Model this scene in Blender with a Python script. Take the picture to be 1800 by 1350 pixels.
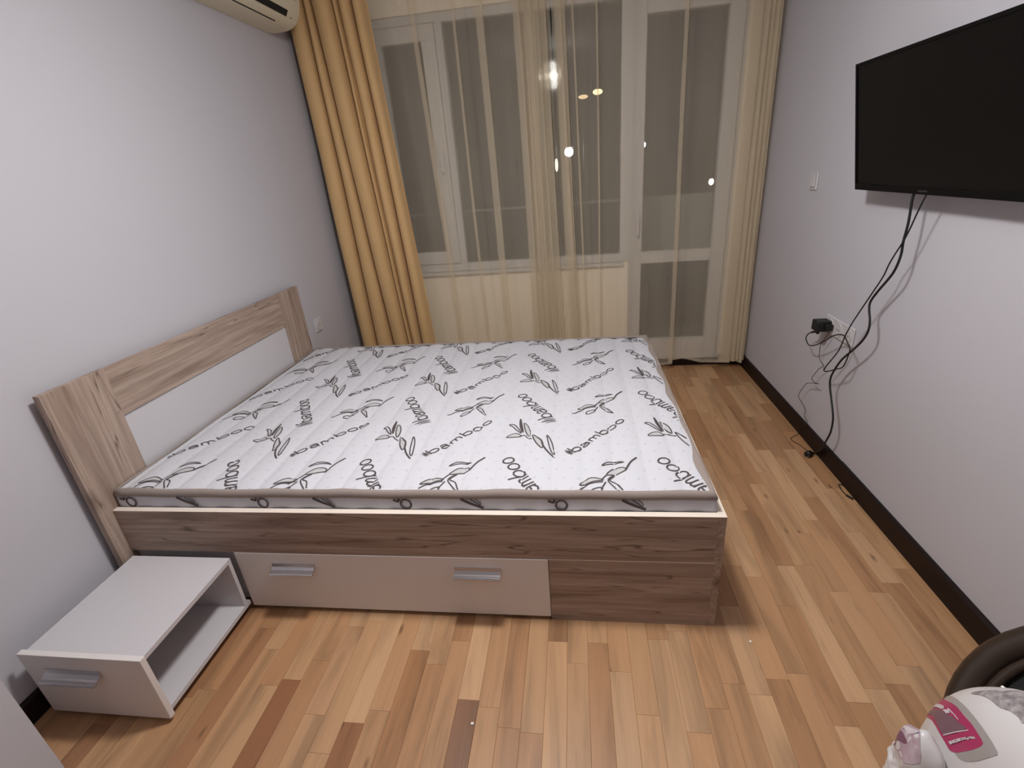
import bpy, bmesh, math, random
from mathutils import Vector, Matrix
from math import sin, cos, pi, radians

random.seed(7)
S = bpy.context.scene
COL = S.collection
for o in list(bpy.data.objects):
    bpy.data.objects.remove(o)

# ------------------------------------------------------------------ camera
cam_d = bpy.data.cameras.new('camera')
cam = bpy.data.objects.new('camera', cam_d)
COL.objects.link(cam)
cam_d.sensor_width = 36.0
cam_d.sensor_fit = 'HORIZONTAL'
cam_d.lens = 857.0149 / 1800 * 36
cam_d.clip_start = 0.02
PIT, YAW, ROL = -0.4073, 0.1466, -0.0842
fwd = Vector((-sin(YAW) * cos(PIT), cos(YAW) * cos(PIT), sin(PIT)))
rgt = Vector((cos(YAW), sin(YAW), 0))
upv = rgt.cross(fwd)
r2 = rgt * cos(ROL) + upv * sin(ROL)
u2 = upv * cos(ROL) - rgt * sin(ROL)
m = Matrix((r2, u2, -fwd)).transposed().to_4x4()
m.translation = Vector((1.6435, -1.1911, 1.3909))
cam.matrix_world = m
S.camera = cam

# ------------------------------------------------------------------ world, lights, exposure
w = bpy.data.worlds.new('night_sky')
S.world = w
w.use_nodes = True
bg = w.node_tree.nodes['Background']
bg.inputs[0].default_value = (0.05, 0.045, 0.05, 1)
bg.inputs[1].default_value = 0.05

def area(name, loc, energy, size, color, rot=(0, 0, 0)):
    l = bpy.data.lights.new(name, 'AREA')
    l.shape = 'DISK'
    l.size = size
    l.energy = energy
    l.color = color
    o = bpy.data.objects.new(name, l)
    o.location = loc
    o.rotation_euler = rot
    COL.objects.link(o)
    return o

def bulb(name, loc, energy, radius, color):
    l = bpy.data.lights.new(name, 'POINT')
    l.shadow_soft_size = radius
    l.energy = energy
    l.color = color
    o = bpy.data.objects.new(name, l)
    o.location = loc
    COL.objects.link(o)
    return o

LC = (1.0, 0.985, 0.975)
area('ceiling_light', (1.45, 0.04, 2.26), 22, 0.26, LC)
bulb('ceiling_light_glow', (1.45, 0.04, 2.26), 28.5, 0.12, LC)

S.view_settings.view_transform = 'Standard'
S.view_settings.look = 'None'
S.view_settings.gamma = 1.0
S.view_settings.use_curve_mapping = False
S.view_settings.exposure = 0.0

# ------------------------------------------------------------------ node helpers
def mat(name, color=(.8, .8, .8), rough=.5, metal=0.0, spec=.5):
    M = bpy.data.materials.new(name)
    M.use_nodes = True
    b = M.node_tree.nodes['Principled BSDF']
    b.inputs['Base Color'].default_value = (*color, 1)
    b.inputs['Roughness'].default_value = rough
    b.inputs['Metallic'].default_value = metal
    b.inputs['Specular IOR Level'].default_value = spec
    return M

class NT:
    def __init__(s, M):
        s.t = M.node_tree; s.n = s.t.nodes; s.b = s.n.get('Principled BSDF')
    def new(s, typ, **kw):
        n = s.n.new(typ)
        for k, v in kw.items():
            setattr(n, k, v)
        return n
    def link(s, a, b):
        s.t.links.new(a, b)
    def math(s, op, a, b=None, c=None):
        n = s.n.new('ShaderNodeMath'); n.operation = op
        for i, v in enumerate((a, b, c)):
            if v is None: continue
            if isinstance(v, (int, float)): n.inputs[i].default_value = v
            else: s.link(v, n.inputs[i])
        return n.outputs[0]
    def mix(s, f, a, b, typ='MIX'):
        n = s.n.new('ShaderNodeMix'); n.data_type = 'RGBA'; n.blend_type = typ
        for sock, v in ((n.inputs[0], f), (n.inputs[6], a), (n.inputs[7], b)):
            if isinstance(v, (int, float)): sock.default_value = v
            elif isinstance(v, tuple): sock.default_value = (*v, 1) if len(v) == 3 else v
            else: s.link(v, sock)
        return n.outputs[2]
    def noise(s, vec, scale, detail=4, rough=.55, dist=0):
        n = s.n.new('ShaderNodeTexNoise')
        n.inputs['Scale'].default_value = scale
        n.inputs['Detail'].default_value = detail
        n.inputs['Roughness'].default_value = rough
        n.inputs['Distortion'].default_value = dist
        s.link(vec, n.inputs['Vector'])
        return n.outputs[0]
    def ramp(s, f, stops):
        n = s.n.new('ShaderNodeValToRGB')
        e = n.color_ramp.elements
        while len(e) < len(stops): e.new(0.5)
        for i, (p, c) in enumerate(stops):
            e[i].position = p
            e[i].color = (*c, 1) if isinstance(c, tuple) else (c, c, c, 1)
        s.link(f, n.inputs[0])
        return n.outputs[0]
    def scaled(s, vec, sc, add=None):
        n = s.n.new('ShaderNodeVectorMath'); n.operation = 'MULTIPLY'
        s.link(vec, n.inputs[0]); n.inputs[1].default_value = sc
        out = n.outputs[0]
        if add is not None:
            a = s.n.new('ShaderNodeVectorMath'); a.operation = 'ADD'
            s.link(out, a.inputs[0]); s.link(add, a.inputs[1]); out = a.outputs[0]
        return out
    def bump(s, h, strength, dist=.002):
        n = s.n.new('ShaderNodeBump')
        n.inputs['Strength'].default_value = strength
        n.inputs['Distance'].default_value = dist
        s.link(h, n.inputs['Height'])
        s.link(n.outputs[0], s.b.inputs['Normal'])
    def pos(s):
        return s.n.new('ShaderNodeNewGeometry').outputs['Position']

def paint(name, color, rough=.85, spec=.25):
    M = mat(name, color, rough, 0, spec); t = NT(M)
    p = t.pos()
    a = t.noise(p, 1.3, 3)
    c = t.mix(t.math('MULTIPLY', a, .10), color, tuple(x * .86 for x in color))
    t.link(c, t.b.inputs['Base Color'])
    t.bump(t.noise(p, 160, 3), .05, .001)
    return M

def bed_wood(name, axis):
    """greyish oak decor; axis = grain direction"""
    M = mat(name, (.3, .2, .15), .55, 0, .3); t = NT(M)
    p = t.pos()
    sc = [16.0, 16.0, 16.0]; sc[axis] = 1.1
    v = t.scaled(p, sc)
    broad = t.noise(v, 1.0, 5, .6, .6)
    sc2 = [70.0, 70.0, 70.0]; sc2[axis] = 2.5
    fine = t.noise(t.scaled(p, sc2), 1.0, 4, .6)
    c = t.ramp(broad, [(.30, (.215, .145, .11)), (.44, (.385, .285, .23)), (.57, (.47, .36, .295)), (.74, (.30, .21, .165))])
    fs = t.ramp(fine, [(.40, 0.0), (.62, 1.0)])
    c = t.mix(t.math('MULTIPLY', fs, .42), c, (.175, .115, .085))
    sc3 = [26.0, 26.0, 26.0]; sc3[axis] = 1.7
    crack = t.noise(t.scaled(p, sc3), 1.0, 2, .5, .4)
    cm = t.ramp(t.math('ABSOLUTE', t.math('SUBTRACT', crack, .5)), [(0.0, 1.0), (.016, 0.0)])
    gate = t.ramp(t.noise(t.scaled(p, [s * .16 for s in sc3]), 1.6, 2), [(.44, 0.0), (.54, 1.0)])
    c = t.mix(t.math('MULTIPLY', t.math('MULTIPLY', cm, gate), .75), c, (.075, .045, .03))
    # knots
    kn = [9.0, 9.0, 9.0]; kn[axis] = 4.0
    vo = t.new('ShaderNodeTexVoronoi'); vo.inputs['Scale'].default_value = .55
    t.link(t.scaled(p, kn), vo.inputs['Vector'])
    km = t.ramp(vo.outputs['Distance'], [(.03, 1.0), (.13, 0.0)])
    c = t.mix(t.math('MULTIPLY', km, .6), c, (.11, .07, .05))
    t.link(c, t.b.inputs['Base Color'])
    t.bump(fine, .12, .0008)
    return M

def plank_mat(name, per_object):
    M = mat(name, (.45, .25, .12), .38, 0, .42); t = NT(M)
    p = t.pos()
    if per_object:
        oi = t.new('ShaderNodeObjectInfo')
        tone = oi.outputs['Color']; rnd = oi.outputs['Random']
        base = tone
    else:
        g = t.new('ShaderNodeNewGeometry')
        rnd = g.outputs['Random Per Island']
        base = t.ramp(rnd, [(0, (.24, .10, .045)), (.3, (.34, .16, .075)), (.6, (.44, .235, .11)), (1, (.52, .30, .155))])
    off = t.new('ShaderNodeCombineXYZ')
    t.link(t.math('MULTIPLY', rnd, 37.0), off.inputs[0])
    t.link(t.math('MULTIPLY', rnd, 91.0), off.inputs[1])
    v = t.scaled(p, (14, 1.3, 1), off.outputs[0])
    broad = t.noise(v, 1.0, 4, .6, .7)
    v2 = t.scaled(p, (95, 4.5, 1), off.outputs[0])
    fine = t.noise(v2, 1.0, 3, .6)
    f = t.ramp(broad, [(.30, .62), (.5, 1.0), (.75, 1.12)])
    c = t.mix(1.0, base, f, 'MULTIPLY')
    c = t.mix(t.math('MULTIPLY', fine, .28), c, (.20, .09, .04))
    vo = t.new('ShaderNodeTexVoronoi'); vo.inputs['Scale'].default_value = 1.0
    t.link(t.scaled(p, (11, 3.6, 1), off.outputs[0]), vo.inputs['Vector'])
    km = t.ramp(vo.outputs['Distance'], [(.03, 1.0), (.10, 0.0)])
    c = t.mix(t.math('MULTIPLY', km, .65), c, (.10, .045, .02))
    # dark heartwood streaks
    st = t.noise(t.scaled(p, (30, 1.9, 1), off.outputs[0]), 1.0, 3, .5, .3)
    sm = t.ramp(st, [(.66, 0.0), (.74, 1.0)])
    c = t.mix(t.math('MULTIPLY', sm, .45), c, (.15, .06, .03))
    t.link(c, t.b.inputs['Base Color'])
    t.bump(fine, .05, .0006)
    return M

def cloth(name, color, rough=.8, sheen=.2, weave=900, strength=.08):
    M = mat(name, color, rough, 0, .2); t = NT(M)
    p = t.pos()
    c = t.mix(t.noise(p, 6, 3), tuple(x * .9 for x in color), color)
    t.link(c, t.b.inputs['Base Color'])
    t.b.inputs['Sheen Weight'].default_value = sheen
    t.bump(t.noise(p, weave, 2), strength, .0006)
    return M

M_WALL = paint('wall_paint', (.55, .535, .57))
M_WALLB = paint('window_wall_paint', (.90, .81, .67))
M_CEIL = paint('ceiling_paint', (.80, .79, .80))
M_BASE = mat('dark_baseboard', (.011, .0045, .004), .5, 0, .3)
M_PVC = paint('white_pvc', (.56, .54, .52), .4, .4)
M_WOODX = bed_wood('bed_oak_x', 0)
M_WOODY = bed_wood('bed_oak_y', 1)
M_WOODZ = bed_wood('bed_oak_z', 2)
M_EDGE = mat('edge_band_cream', (.80, .70, .60), .5)
M_WHITE = paint('white_laminate', (.60, .575, .59), .35, .4)
M_GLOSS = paint('white_front_laminate', (.76, .71, .68), .3, .45)
M_CHROME = mat('brushed_aluminium', (.62, .61, .62), .25, 1.0)
M_DARK = mat('dark_recess', (.006, .006, .006), .8)
M_PLANK = plank_mat('laminate_plank', True)
M_PLANKS = plank_mat('laminate_plank_far', False)
M_SUB = mat('subfloor', (.05, .028, .015), .9)
M_TAPE = cloth('mattress_binding', (.32, .265, .235), .8, .1)
M_PRINT = mat('mattress_print', (.075, .058, .058), .8)
M_PRINTG = mat('mattress_print_grey', (.50, .49, .50), .8)
M_TV = mat('tv_bezel', (.004, .0035, .004), .5, 0, .12)
M_SCREEN = mat('tv_screen', (.003, .0028, .003), .35, 0, .18)
M_CABLE = mat('black_cable', (.006, .006, .006), .5)
M_PLASTIC = mat('white_plastic', (.60, .575, .58), .4)
M_AC = paint('aircon_cream', (.74, .67, .50), .45, .4)
M_GOLD = cloth('gold_curtain', (.68, .44, .205), .55, .15, 500, .05)
M_TYRE = mat('dark_tyre', (.040, .026, .018), .36, 0, .5)
M_SPOKE = mat('spoke_metal', (.55, .50, .42), .35, 1.0)

def sheer_mat():
    M = bpy.data.materials.new('sheer_voile'); M.use_nodes = True
    t = NT(M); n = t.n
    n.remove(t.b); t.b = None
    out = n['Material Output']
    p = t.pos()
    tr = t.new('ShaderNodeBsdfTransparent'); tr.inputs[0].default_value = (1, .985, .95, 1)
    di = t.new('ShaderNodeBsdfDiffuse'); di.inputs[0].default_value = (.90, .80, .64, 1)
    tl = t.new('ShaderNodeBsdfTranslucent'); tl.inputs[0].default_value = (.80, .68, .48, 1)
    m1 = t.new('ShaderNodeMixShader'); m1.inputs[0].default_value = .25
    t.link(di.outputs[0], m1.inputs[1]); t.link(tl.outputs[0], m1.inputs[2])
    m2 = t.new('ShaderNodeMixShader')
    f = t.noise(t.scaled(p, (14, 14, 1.0)), 1.0, 2)
    t.link(t.math('ADD', t.math('MULTIPLY', f, .06), .285), m2.inputs[0])
    t.link(tr.outputs[0], m2.inputs[1]); t.link(m1.outputs[0], m2.inputs[2])
    t.link(m2.outputs[0], out.inputs[0])
    return M
M_SHEER = sheer_mat()

def glass_mat():
    M = bpy.data.materials.new('window_glass'); M.use_nodes = True
    t = NT(M); n = t.n
    n.remove(t.b)
    tr = t.new('ShaderNodeBsdfTransparent'); tr.inputs[0].default_value = (.92, .93, .92, 1)
    gl = t.new('ShaderNodeBsdfGlossy'); gl.inputs['Roughness'].default_value = .06
    fr = t.new('ShaderNodeFresnel'); fr.inputs[0].default_value = 1.5
    mx = t.new('ShaderNodeMixShader')
    t.link(t.math('MULTIPLY', fr.outputs[0], .5), mx.inputs[0])
    t.link(tr.outputs[0], mx.inputs[1]); t.link(gl.outputs[0], mx.inputs[2])
    t.link(mx.outputs[0], n['Material Output'].inputs[0])
    return M
M_GLASS = glass_mat()

def emit(name, color, strength):
    M = bpy.data.materials.new(name); M.use_nodes = True
    t = NT(M); t.n.remove(t.b)
    e = t.new('ShaderNodeEmission'); e.inputs[0].default_value = (*color, 1); e.inputs[1].default_value = strength
    t.link(e.outputs[0], t.n['Material Output'].inputs[0])
    return M

def mattress_mat():
    M = mat('quilted_white_fabric', (.82, .82, .85), .85, 0, .2); t = NT(M)
    p = t.pos()
    sep = t.new('ShaderNodeSeparateXYZ'); t.link(p, sep.inputs[0])
    X, Y = sep.outputs[0], sep.outputs[1]
    def cell(v, per, off=0.0):
        return t.math('MODULO', t.math('ADD', v, 10 * per + off), per)
    PX, PY = .0464, .052
    # staggered rows of tiny stitched ticks
    row = t.math('FLOOR', t.math('DIVIDE', t.math('ADD', Y, 1.0), PY))
    sh = t.math('MULTIPLY', t.math('MODULO', row, 2.0), PX * .5)
    cx = t.math('MODULO', t.math('ADD', t.math('ADD', X, sh), 1.0), PX)
    cy = cell(Y, PY, 1.0 - 10 * PY + 0.0)
    def band(v, lo, hi):
        return t.math('MULTIPLY', t.math('GREATER_THAN', v, lo), t.math('LESS_THAN', v, hi))
    b1 = t.math('MULTIPLY', band(cx, .010, .019), band(cy, .010, .0125))
    b2 = t.math('MULTIPLY', band(cx, .0175, .019), band(cy, .010, .021))
    tick = t.math('MAXIMUM', b1, b2)
    c = t.mix(t.math('MULTIPLY', tick, .6), (.61, .61, .645), (.30, .30, .36))
    c = t.mix(t.math('MULTIPLY', t.noise(p, 5, 3), .12), c, (.57, .57, .61))
    t.link(c, t.b.inputs['Base Color'])
    h = t.math('SUBTRACT', t.noise(p, 130, 3), t.math('MULTIPLY', tick, .8))
    t.bump(h, .25, .0015)
    return M
M_MATT = mattress_mat()

# ------------------------------------------------------------------ geometry helpers
def link(name, me, material=None, parent=None, loc=None):
    o = bpy.data.objects.new(name, me)
    COL.objects.link(o)
    if me is not None and material is not None and len(me.materials) == 0:
        me.materials.append(material)
    if parent is not None:
        o.parent = parent
    if loc is not None:
        o.location = loc
    return o

def tag(o, label, cat, group=None):
    o['label'] = label; o['category'] = cat
    if group: o['group'] = group
    return o

def thing(name, label, cat, loc=(0, 0, 0), group=None):
    o = link(name, None); o.location = loc
    o.empty_display_size = .05
    return tag(o, label, cat, group)

class B:
    """collects shapes in world coordinates; build() makes ONE mesh object whose origin sits on its parent"""
    def __init__(s): s.bm = bmesh.new()
    def box(s, x0, x1, y0, y1, z0, z1, bev=0.0, seg=1):
        r = bmesh.ops.create_cube(s.bm, size=1)
        vs = r['verts']
        for v in vs:
            v.co = Vector(((x0 + x1) / 2 + v.co.x * (x1 - x0), (y0 + y1) / 2 + v.co.y * (y1 - y0), (z0 + z1) / 2 + v.co.z * (z1 - z0)))
        if bev > 0:
            es = list({e for v in vs for e in v.link_edges})
            bmesh.ops.bevel(s.bm, geom=es, offset=bev, segments=seg, affect='EDGES', profile=.5)
        return s
    def prism(s, poly, axis, a, b):
        """poly: 2-D outline; extruded along axis (0,1,2) from a to b"""
        def P(q, t):
            if axis == 0: return (t, q[0], q[1])
            if axis == 1: return (q[0], t, q[1])
            return (q[0], q[1], t)
        va = [s.bm.verts.new(P(q, a)) for q in poly]
        vb = [s.bm.verts.new(P(q, b)) for q in poly]
        n = len(poly)
        s.bm.faces.new(va); s.bm.faces.new(vb[::-1])
        for i in range(n):
            s.bm.faces.new((va[i], vb[i], vb[(i + 1) % n], va[(i + 1) % n]))
        return s
    def tube(s, pts, r, seg=8, closed=False, smooth=3):
        pts = [Vector(p) for p in pts]
        if smooth > 0: pts = catmull(pts, smooth, closed)
        n = len(pts)
        rings = []
        prev = None
        for i, p in enumerate(pts):
            if closed: d = pts[(i + 1) % n] - pts[i - 1]
            else: d = pts[min(i + 1, n - 1)] - pts[max(i - 1, 0)]
            if d.length < 1e-9: d = Vector((0, 0, 1))
            d.normalize()
            if prev is None:
                a = d.orthogonal().normalized()
            else:
                a = prev - d * prev.dot(d)
                a = a.normalized() if a.length > 1e-6 else d.orthogonal().normalized()
            prev = a
            b = d.cross(a)
            rr = r(i / (n - 1)) if callable(r) else r
            rings.append([s.bm.verts.new(p + (a * cos(2 * pi * k / seg) + b * sin(2 * pi * k / seg)) * rr) for k in range(seg)])
        for i in range(n if closed else n - 1):
            A, C = rings[i], rings[(i + 1) % n]
            for k in range(seg):
                s.bm.faces.new((A[k], A[(k + 1) % seg], C[(k + 1) % seg], C[k]))
        if not closed:
            s.bm.faces.new(rings[0][::-1]); s.bm.faces.new(rings[-1])
        return s
    def sphere(s, c, r, seg=12):
        rr = bmesh.ops.create_uvsphere(s.bm, u_segments=seg, v_segments=seg // 2 + 2, radius=1)
        for v in rr['verts']:
            v.co = Vector((c[0] + v.co.x * r[0], c[1] + v.co.y * r[1], c[2] + v.co.z * r[2]))
        return s
    def build(s, name, material, parent=None, smooth=False, kind=None, label=None):
        org = Vector((0, 0, 0))
        if parent is not None:
            q = parent
            while q is not None:
                org += q.location; q = q.parent
        bmesh.ops.recalc_face_normals(s.bm, faces=s.bm.faces)
        if parent is None and s.bm.verts:
            lo = Vector([min(v.co[i] for v in s.bm.verts) for i in range(3)])
            hi = Vector([max(v.co[i] for v in s.bm.verts) for i in range(3)])
            base = Vector(((lo.x + hi.x) / 2, (lo.y + hi.y) / 2, lo.z))
        else:
            base = org
        for v in s.bm.verts: v.co -= base
        me = bpy.data.meshes.new(name)
        s.bm.to_mesh(me); s.bm.free()
        if smooth:
            for f in me.polygons: f.use_smooth = True
        o = link(name, me, material, parent)
        if parent is None: o.location = base
        if kind: o['kind'] = kind
        if label: o['label'] = label
        return o

def catmull(P, n, closed=False):
    out = []
    N = len(P)
    for i in range(N if closed else N - 1):
        if closed: p0, p1, p2, p3 = P[i - 1], P[i], P[(i + 1) % N], P[(i + 2) % N]
        else: p0, p1, p2, p3 = P[max(i - 1, 0)], P[i], P[i + 1], P[min(i + 2, N - 1)]
        for k in range(n):
            t = k / n
            out.append(.5 * ((2 * p1) + (p2 - p0) * t + (2 * p0 - 5 * p1 + 4 * p2 - p3) * t * t + (3 * p1 - p0 - 3 * p2 + p3) * t ** 3))
    if not closed: out.append(P[-1])
    return out

def struct(b, name, material, parent=None, smooth=False):
    return b.build(name, material, parent, smooth, kind='structure')

# ------------------------------------------------------------------ room constants
XW = 2.818          # right wall
YB = 2.275          # inner face of the window wall
YF = -2.3           # wall behind the camera
ZC = 2.52           # ceiling
WY = 2.3136         # plane of the window glass

# ------------------------------------------------------------------ floor
floor = struct(B().box(-.12, XW + .12, YF - .12, YB + .3, -.12, -.009), 'floor', M_SUB)

PITCH, X0 = .0632, 1.2105
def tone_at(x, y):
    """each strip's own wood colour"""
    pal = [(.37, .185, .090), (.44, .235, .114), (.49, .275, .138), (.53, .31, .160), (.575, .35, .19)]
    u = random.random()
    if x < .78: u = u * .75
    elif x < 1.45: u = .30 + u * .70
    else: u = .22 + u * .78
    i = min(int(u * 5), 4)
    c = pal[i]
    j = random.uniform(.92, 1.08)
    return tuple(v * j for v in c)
joints = {1: [-.288], -4: [-.373], -6: [-.061], -8: [-.260], -2: [-.138], 0: [-.60], 13: [-.195, .186], 16: [-.153], 20: [.158], 22: [.16],
          18: [-.229, .86], 23: [.46, 1.39], 21: [.53]}
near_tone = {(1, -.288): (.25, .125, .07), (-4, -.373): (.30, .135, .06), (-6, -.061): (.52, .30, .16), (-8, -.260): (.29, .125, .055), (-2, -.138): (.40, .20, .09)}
lo_bm = bmesh.new()
def plank_shape(bm, x0, x1, y0, y1):
    c = .0006
    z0, z1 = -.009, 0.0
    rings = [((x0, x1, y0, y1), z0), ((x0, x1, y0, y1), z1 - c), ((x0 + c, x1 - c, y0 + c, y1 - c), z1)]
    R = []
    for (a, b, e, f), z in rings:
        R.append([bm.verts.new(p) for p in ((a, e, z), (b, e, z), (b, f, z), (a, f, z))])
    for i in range(2):
        for k in range(4):
            bm.faces.new((R[i][k], R[i][(k + 1) % 4], R[i + 1][(k + 1) % 4], R[i + 1][k]))
    bm.faces.new(R[2])
# shared unit plank (1 m long), scaled along y
pbm = bmesh.new(); plank_shape(pbm, 0, PITCH - .0003, 0, 1)
plank_me = bpy.data.meshes.new('plank'); pbm.to_mesh(plank_me); pbm.free()
plank_me.materials.append(M_PLANK)
far_bm = bmesh.new()
n_pl = 0
for k in range(-20, 26):
    xa = X0 + k * PITCH
    if xa > XW - .005 or xa + PITCH < 0: continue
    xb = min(xa + PITCH, XW)
    fixed = sorted(joints.get(k, []))
    ys = [YF]
    y = YF + random.uniform(.05, .4)
    while y < YB + .02:
        if all(abs(y - f) > .24 for f in fixed): ys.append(y)
        y += random.uniform(.30, .52)
    ys = sorted(ys + fixed) + [YB + .03]
    for a, b in zip(ys, ys[1:]):
        vis = b > -.72 and not (xb < 2.0 and a > .06) and xb > 0.05
        if vis and n_pl < 290:
            o = link('plank', plank_me, None, floor)
            o.location = Vector((xa, a, 0)) - floor.location
            o.scale = (1 if xb - xa > PITCH - .001 else (xb - xa) / PITCH, b - a - .0003, 1)
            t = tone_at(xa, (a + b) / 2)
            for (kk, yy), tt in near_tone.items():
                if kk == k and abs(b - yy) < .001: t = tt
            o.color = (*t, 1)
            n_pl += 1
        else:
            plank_shape(far_bm, xa, xb - .0003, a, b - .0003)
for v in far_bm.verts: v.co -= floor.location
fme = bpy.data.meshes.new('plank_field'); far_bm.to_mesh(fme); far_bm.free()
fo = link('plank_field', fme, M_PLANKS, floor); fo['kind'] = 'stuff'
print('planks', n_pl)

# ------------------------------------------------------------------ walls, ceiling
struct(B().box(-.12, 0, YF - .12, YB + .3, -.12, ZC + .12), 'wall_left', M_WALL)
struct(B().box(XW, XW + .12, YF - .12, YB + .3, -.12, ZC + .12), 'wall_right', M_WALL)
struct(B().box(0, XW, YF - .12, YF, -.12, ZC + .12), 'wall_front', M_WALL)
struct(B().box(0, XW, YF, YB + .3, ZC, ZC + .12), 'ceiling', M_CEIL)
struct(B().box(0, .236, YF, -.545, 0, ZC), 'wall_left_pier', M_WALL)
# window wall with its opening (window x .50-2.005, z .79-2.305; door x 2.005-2.64, z 0.04-2.305)
WX0, WX1, DX1, WZ0, WZ1 = .35, 2.005, 2.655, .772, 2.305
wb = B()
wb.box(0, WX0, YB, YB + .22, -.12, ZC)
wb.box(WX0, WX1, YB, YB + .22, -.12, WZ0)
wb.box(WX0, DX1, YB, YB + .22, WZ1, ZC)
wb.box(DX1, XW, YB, YB + .22, -.12, ZC)
wb.box(WX1, DX1, YB, YB + .22, -.12, .0)
struct(wb, 'wall_back', M_WALLB)

# baseboards
bp = lambda x0: [(x0, 0), (x0 + .015, 0), (x0 + .015, .072), (x0 + .011, .078), (x0, .078)]
struct(B().prism([(XW, 0), (XW - .015, 0), (XW - .015, .076), (XW - .010, .082), (XW, .082)], 1, .835, YB), 'baseboard_right', M_BASE)
struct(B().prism([(XW, 0), (XW - .015, 0), (XW - .015, .079), (XW - .010, .085), (XW, .085)], 1, YF, .833), 'baseboard_right_near', M_BASE)
struct(B().prism([(0, 0), (.015, 0), (.015, .072), (.010, .078), (0, .078)], 1, -.545, YB), 'baseboard_left', M_BASE)
struct(B().prism([(YB, 0), (YB - .015, 0), (YB - .015, .072), (YB - .010, .078), (YB, .078)], 0, .015, WX1), 'baseboard_back', M_BASE)
struct(B().prism([(YB, 0), (YB - .015, 0), (YB - .015, .072), (YB - .010, .078), (YB, .078)], 0, DX1, XW - .015), 'baseboard_back_corner', M_BASE)

# ------------------------------------------------------------------ window and balcony door
YI = 2.285            # inner face of the frames
win = struct(B(), 'window_1', M_PVC) if False else link('window_1', None)
win.location = (1.18, YI, .772); win['kind'] = 'structure'
fr = B()
fr.box(WX0, WX1, YI, YI + .07, WZ0, WZ0 + .055, .004)
fr.box(WX0, WX1, YI, YI + .07, WZ1 - .052, WZ1, .004)
fr.box(WX0, WX0 + .05, YI, YI + .07, WZ0 + .055, WZ1 - .052)
fr.box(WX1 - .055, WX1, YI, YI + .07, WZ0 + .055, WZ1 - .052)
fr.box(.838, .884, YI, YI + .07, WZ0 + .055, WZ1 - .052)
fr.box(1.385, 1.445, YI, YI + .07, WZ0 + .055, WZ1 - .052)
fr.build('window_frame', M_PVC, win)
def sash(x0, x1, z0, z1, wdt, parent, mb):
    b = B()
    b.box(x0, x1, YI - .012, YI + .05, z0, z0 + wdt, .004)
    b.box(x0, x1, YI - .012, YI + .05, z1 - wdt, z1, .004)
    b.box(x0, x0 + wdt, YI - .012, YI + .05, z0 + wdt, z1 - wdt)
    b.box(x1 - wdt, x1, YI - .012, YI + .05, z0 + wdt, z1 - wdt)
    return b.build('sash', M_PVC, parent)
sash(.405, .836, .83, 2.25, .085, win, None)
def pane(x0, x1, z0, z1, parent):
    b = B(); b.box(x0, x1, WY, WY + .006, z0, z1)
    return b.build('pane', M_GLASS, parent)
pane(.49, .751, .895, 2.165, win)
pane(.884, 1.385, WZ0 + .055, WZ1 - .052, win)
pane(1.445, WX1 - .055, WZ0 + .055, WZ1 - .052, win)
# handle on the opening sash
hb = B(); hb.box(.79, .815, YI - .022, YI - .012, 1.5, 1.57, .003); hb.box(.795, .81, YI - .055, YI - .022, 1.525, 1.54); hb.box(.794, .811, YI - .062, YI - .046, 1.43, 1.545, .004)
hb.build('window_handle', M_PLASTIC, win)
struct(B().box(WX0 - .02, WX1 - .03, YB - .028, YB + .012, WZ0 - .022, WZ0, .004), 'trim_1', M_PVC)

struct(B().box(WX1, DX1, YB - .015, YI + .001, 0.0, .052, .003), 'threshold_shade_strip', M_BASE)  # added dark strip, stands in for the shadow along the door threshold
door = link('door_1', None); door.location = (2.33, YI, .0); door['kind'] = 'structure'
fr = B()
fr.box(WX1, WX1 + .035, YI, YI + .07, .0, WZ1)
fr.box(DX1 - .035, DX1, YI, YI + .07, .0, WZ1)
fr.box(WX1 + .035, DX1 - .035, YI, YI + .07, WZ1 - .045, WZ1)
fr.box(WX1 + .035, DX1 - .035, YI, YI + .07, .0, .045)
fr.build('door_frame', M_PVC, door)
lf = B()
DA, DBX = 2.028, 2.632
lf.box(DA, 2.0925, YI - .012, YI + .05, .03, 2.285, .004)
lf.box(2.5452, DBX, YI - .012, YI + .05, .03, 2.285, .004)
lf.box(2.0925, 2.5452, YI - .012, YI + .05, 2.164, 2.285)
lf.box(2.0925, 2.5452, YI - .012, YI + .05, .7544, .8306)
lf.box(2.0925, 2.5452, YI - .012, YI + .05, .03, .2037)
lf.build('door_leaf', M_PVC, door)
pane(2.0925, 2.5452, .8306, 2.164, door)
pane(2.0925, 2.5452, .2037, .7544, door)
hb = B(); hb.box(2.045, 2.072, YI - .022, YI - .012, 1.02, 1.10, .003); hb.box(2.051, 2.066, YI - .055, YI - .022, 1.055, 1.07); hb.box(2.050, 2.067, YI - .062, YI - .046, .95, 1.075, .004)
hb.build('door_handle', M_PLASTIC, door)

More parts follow.
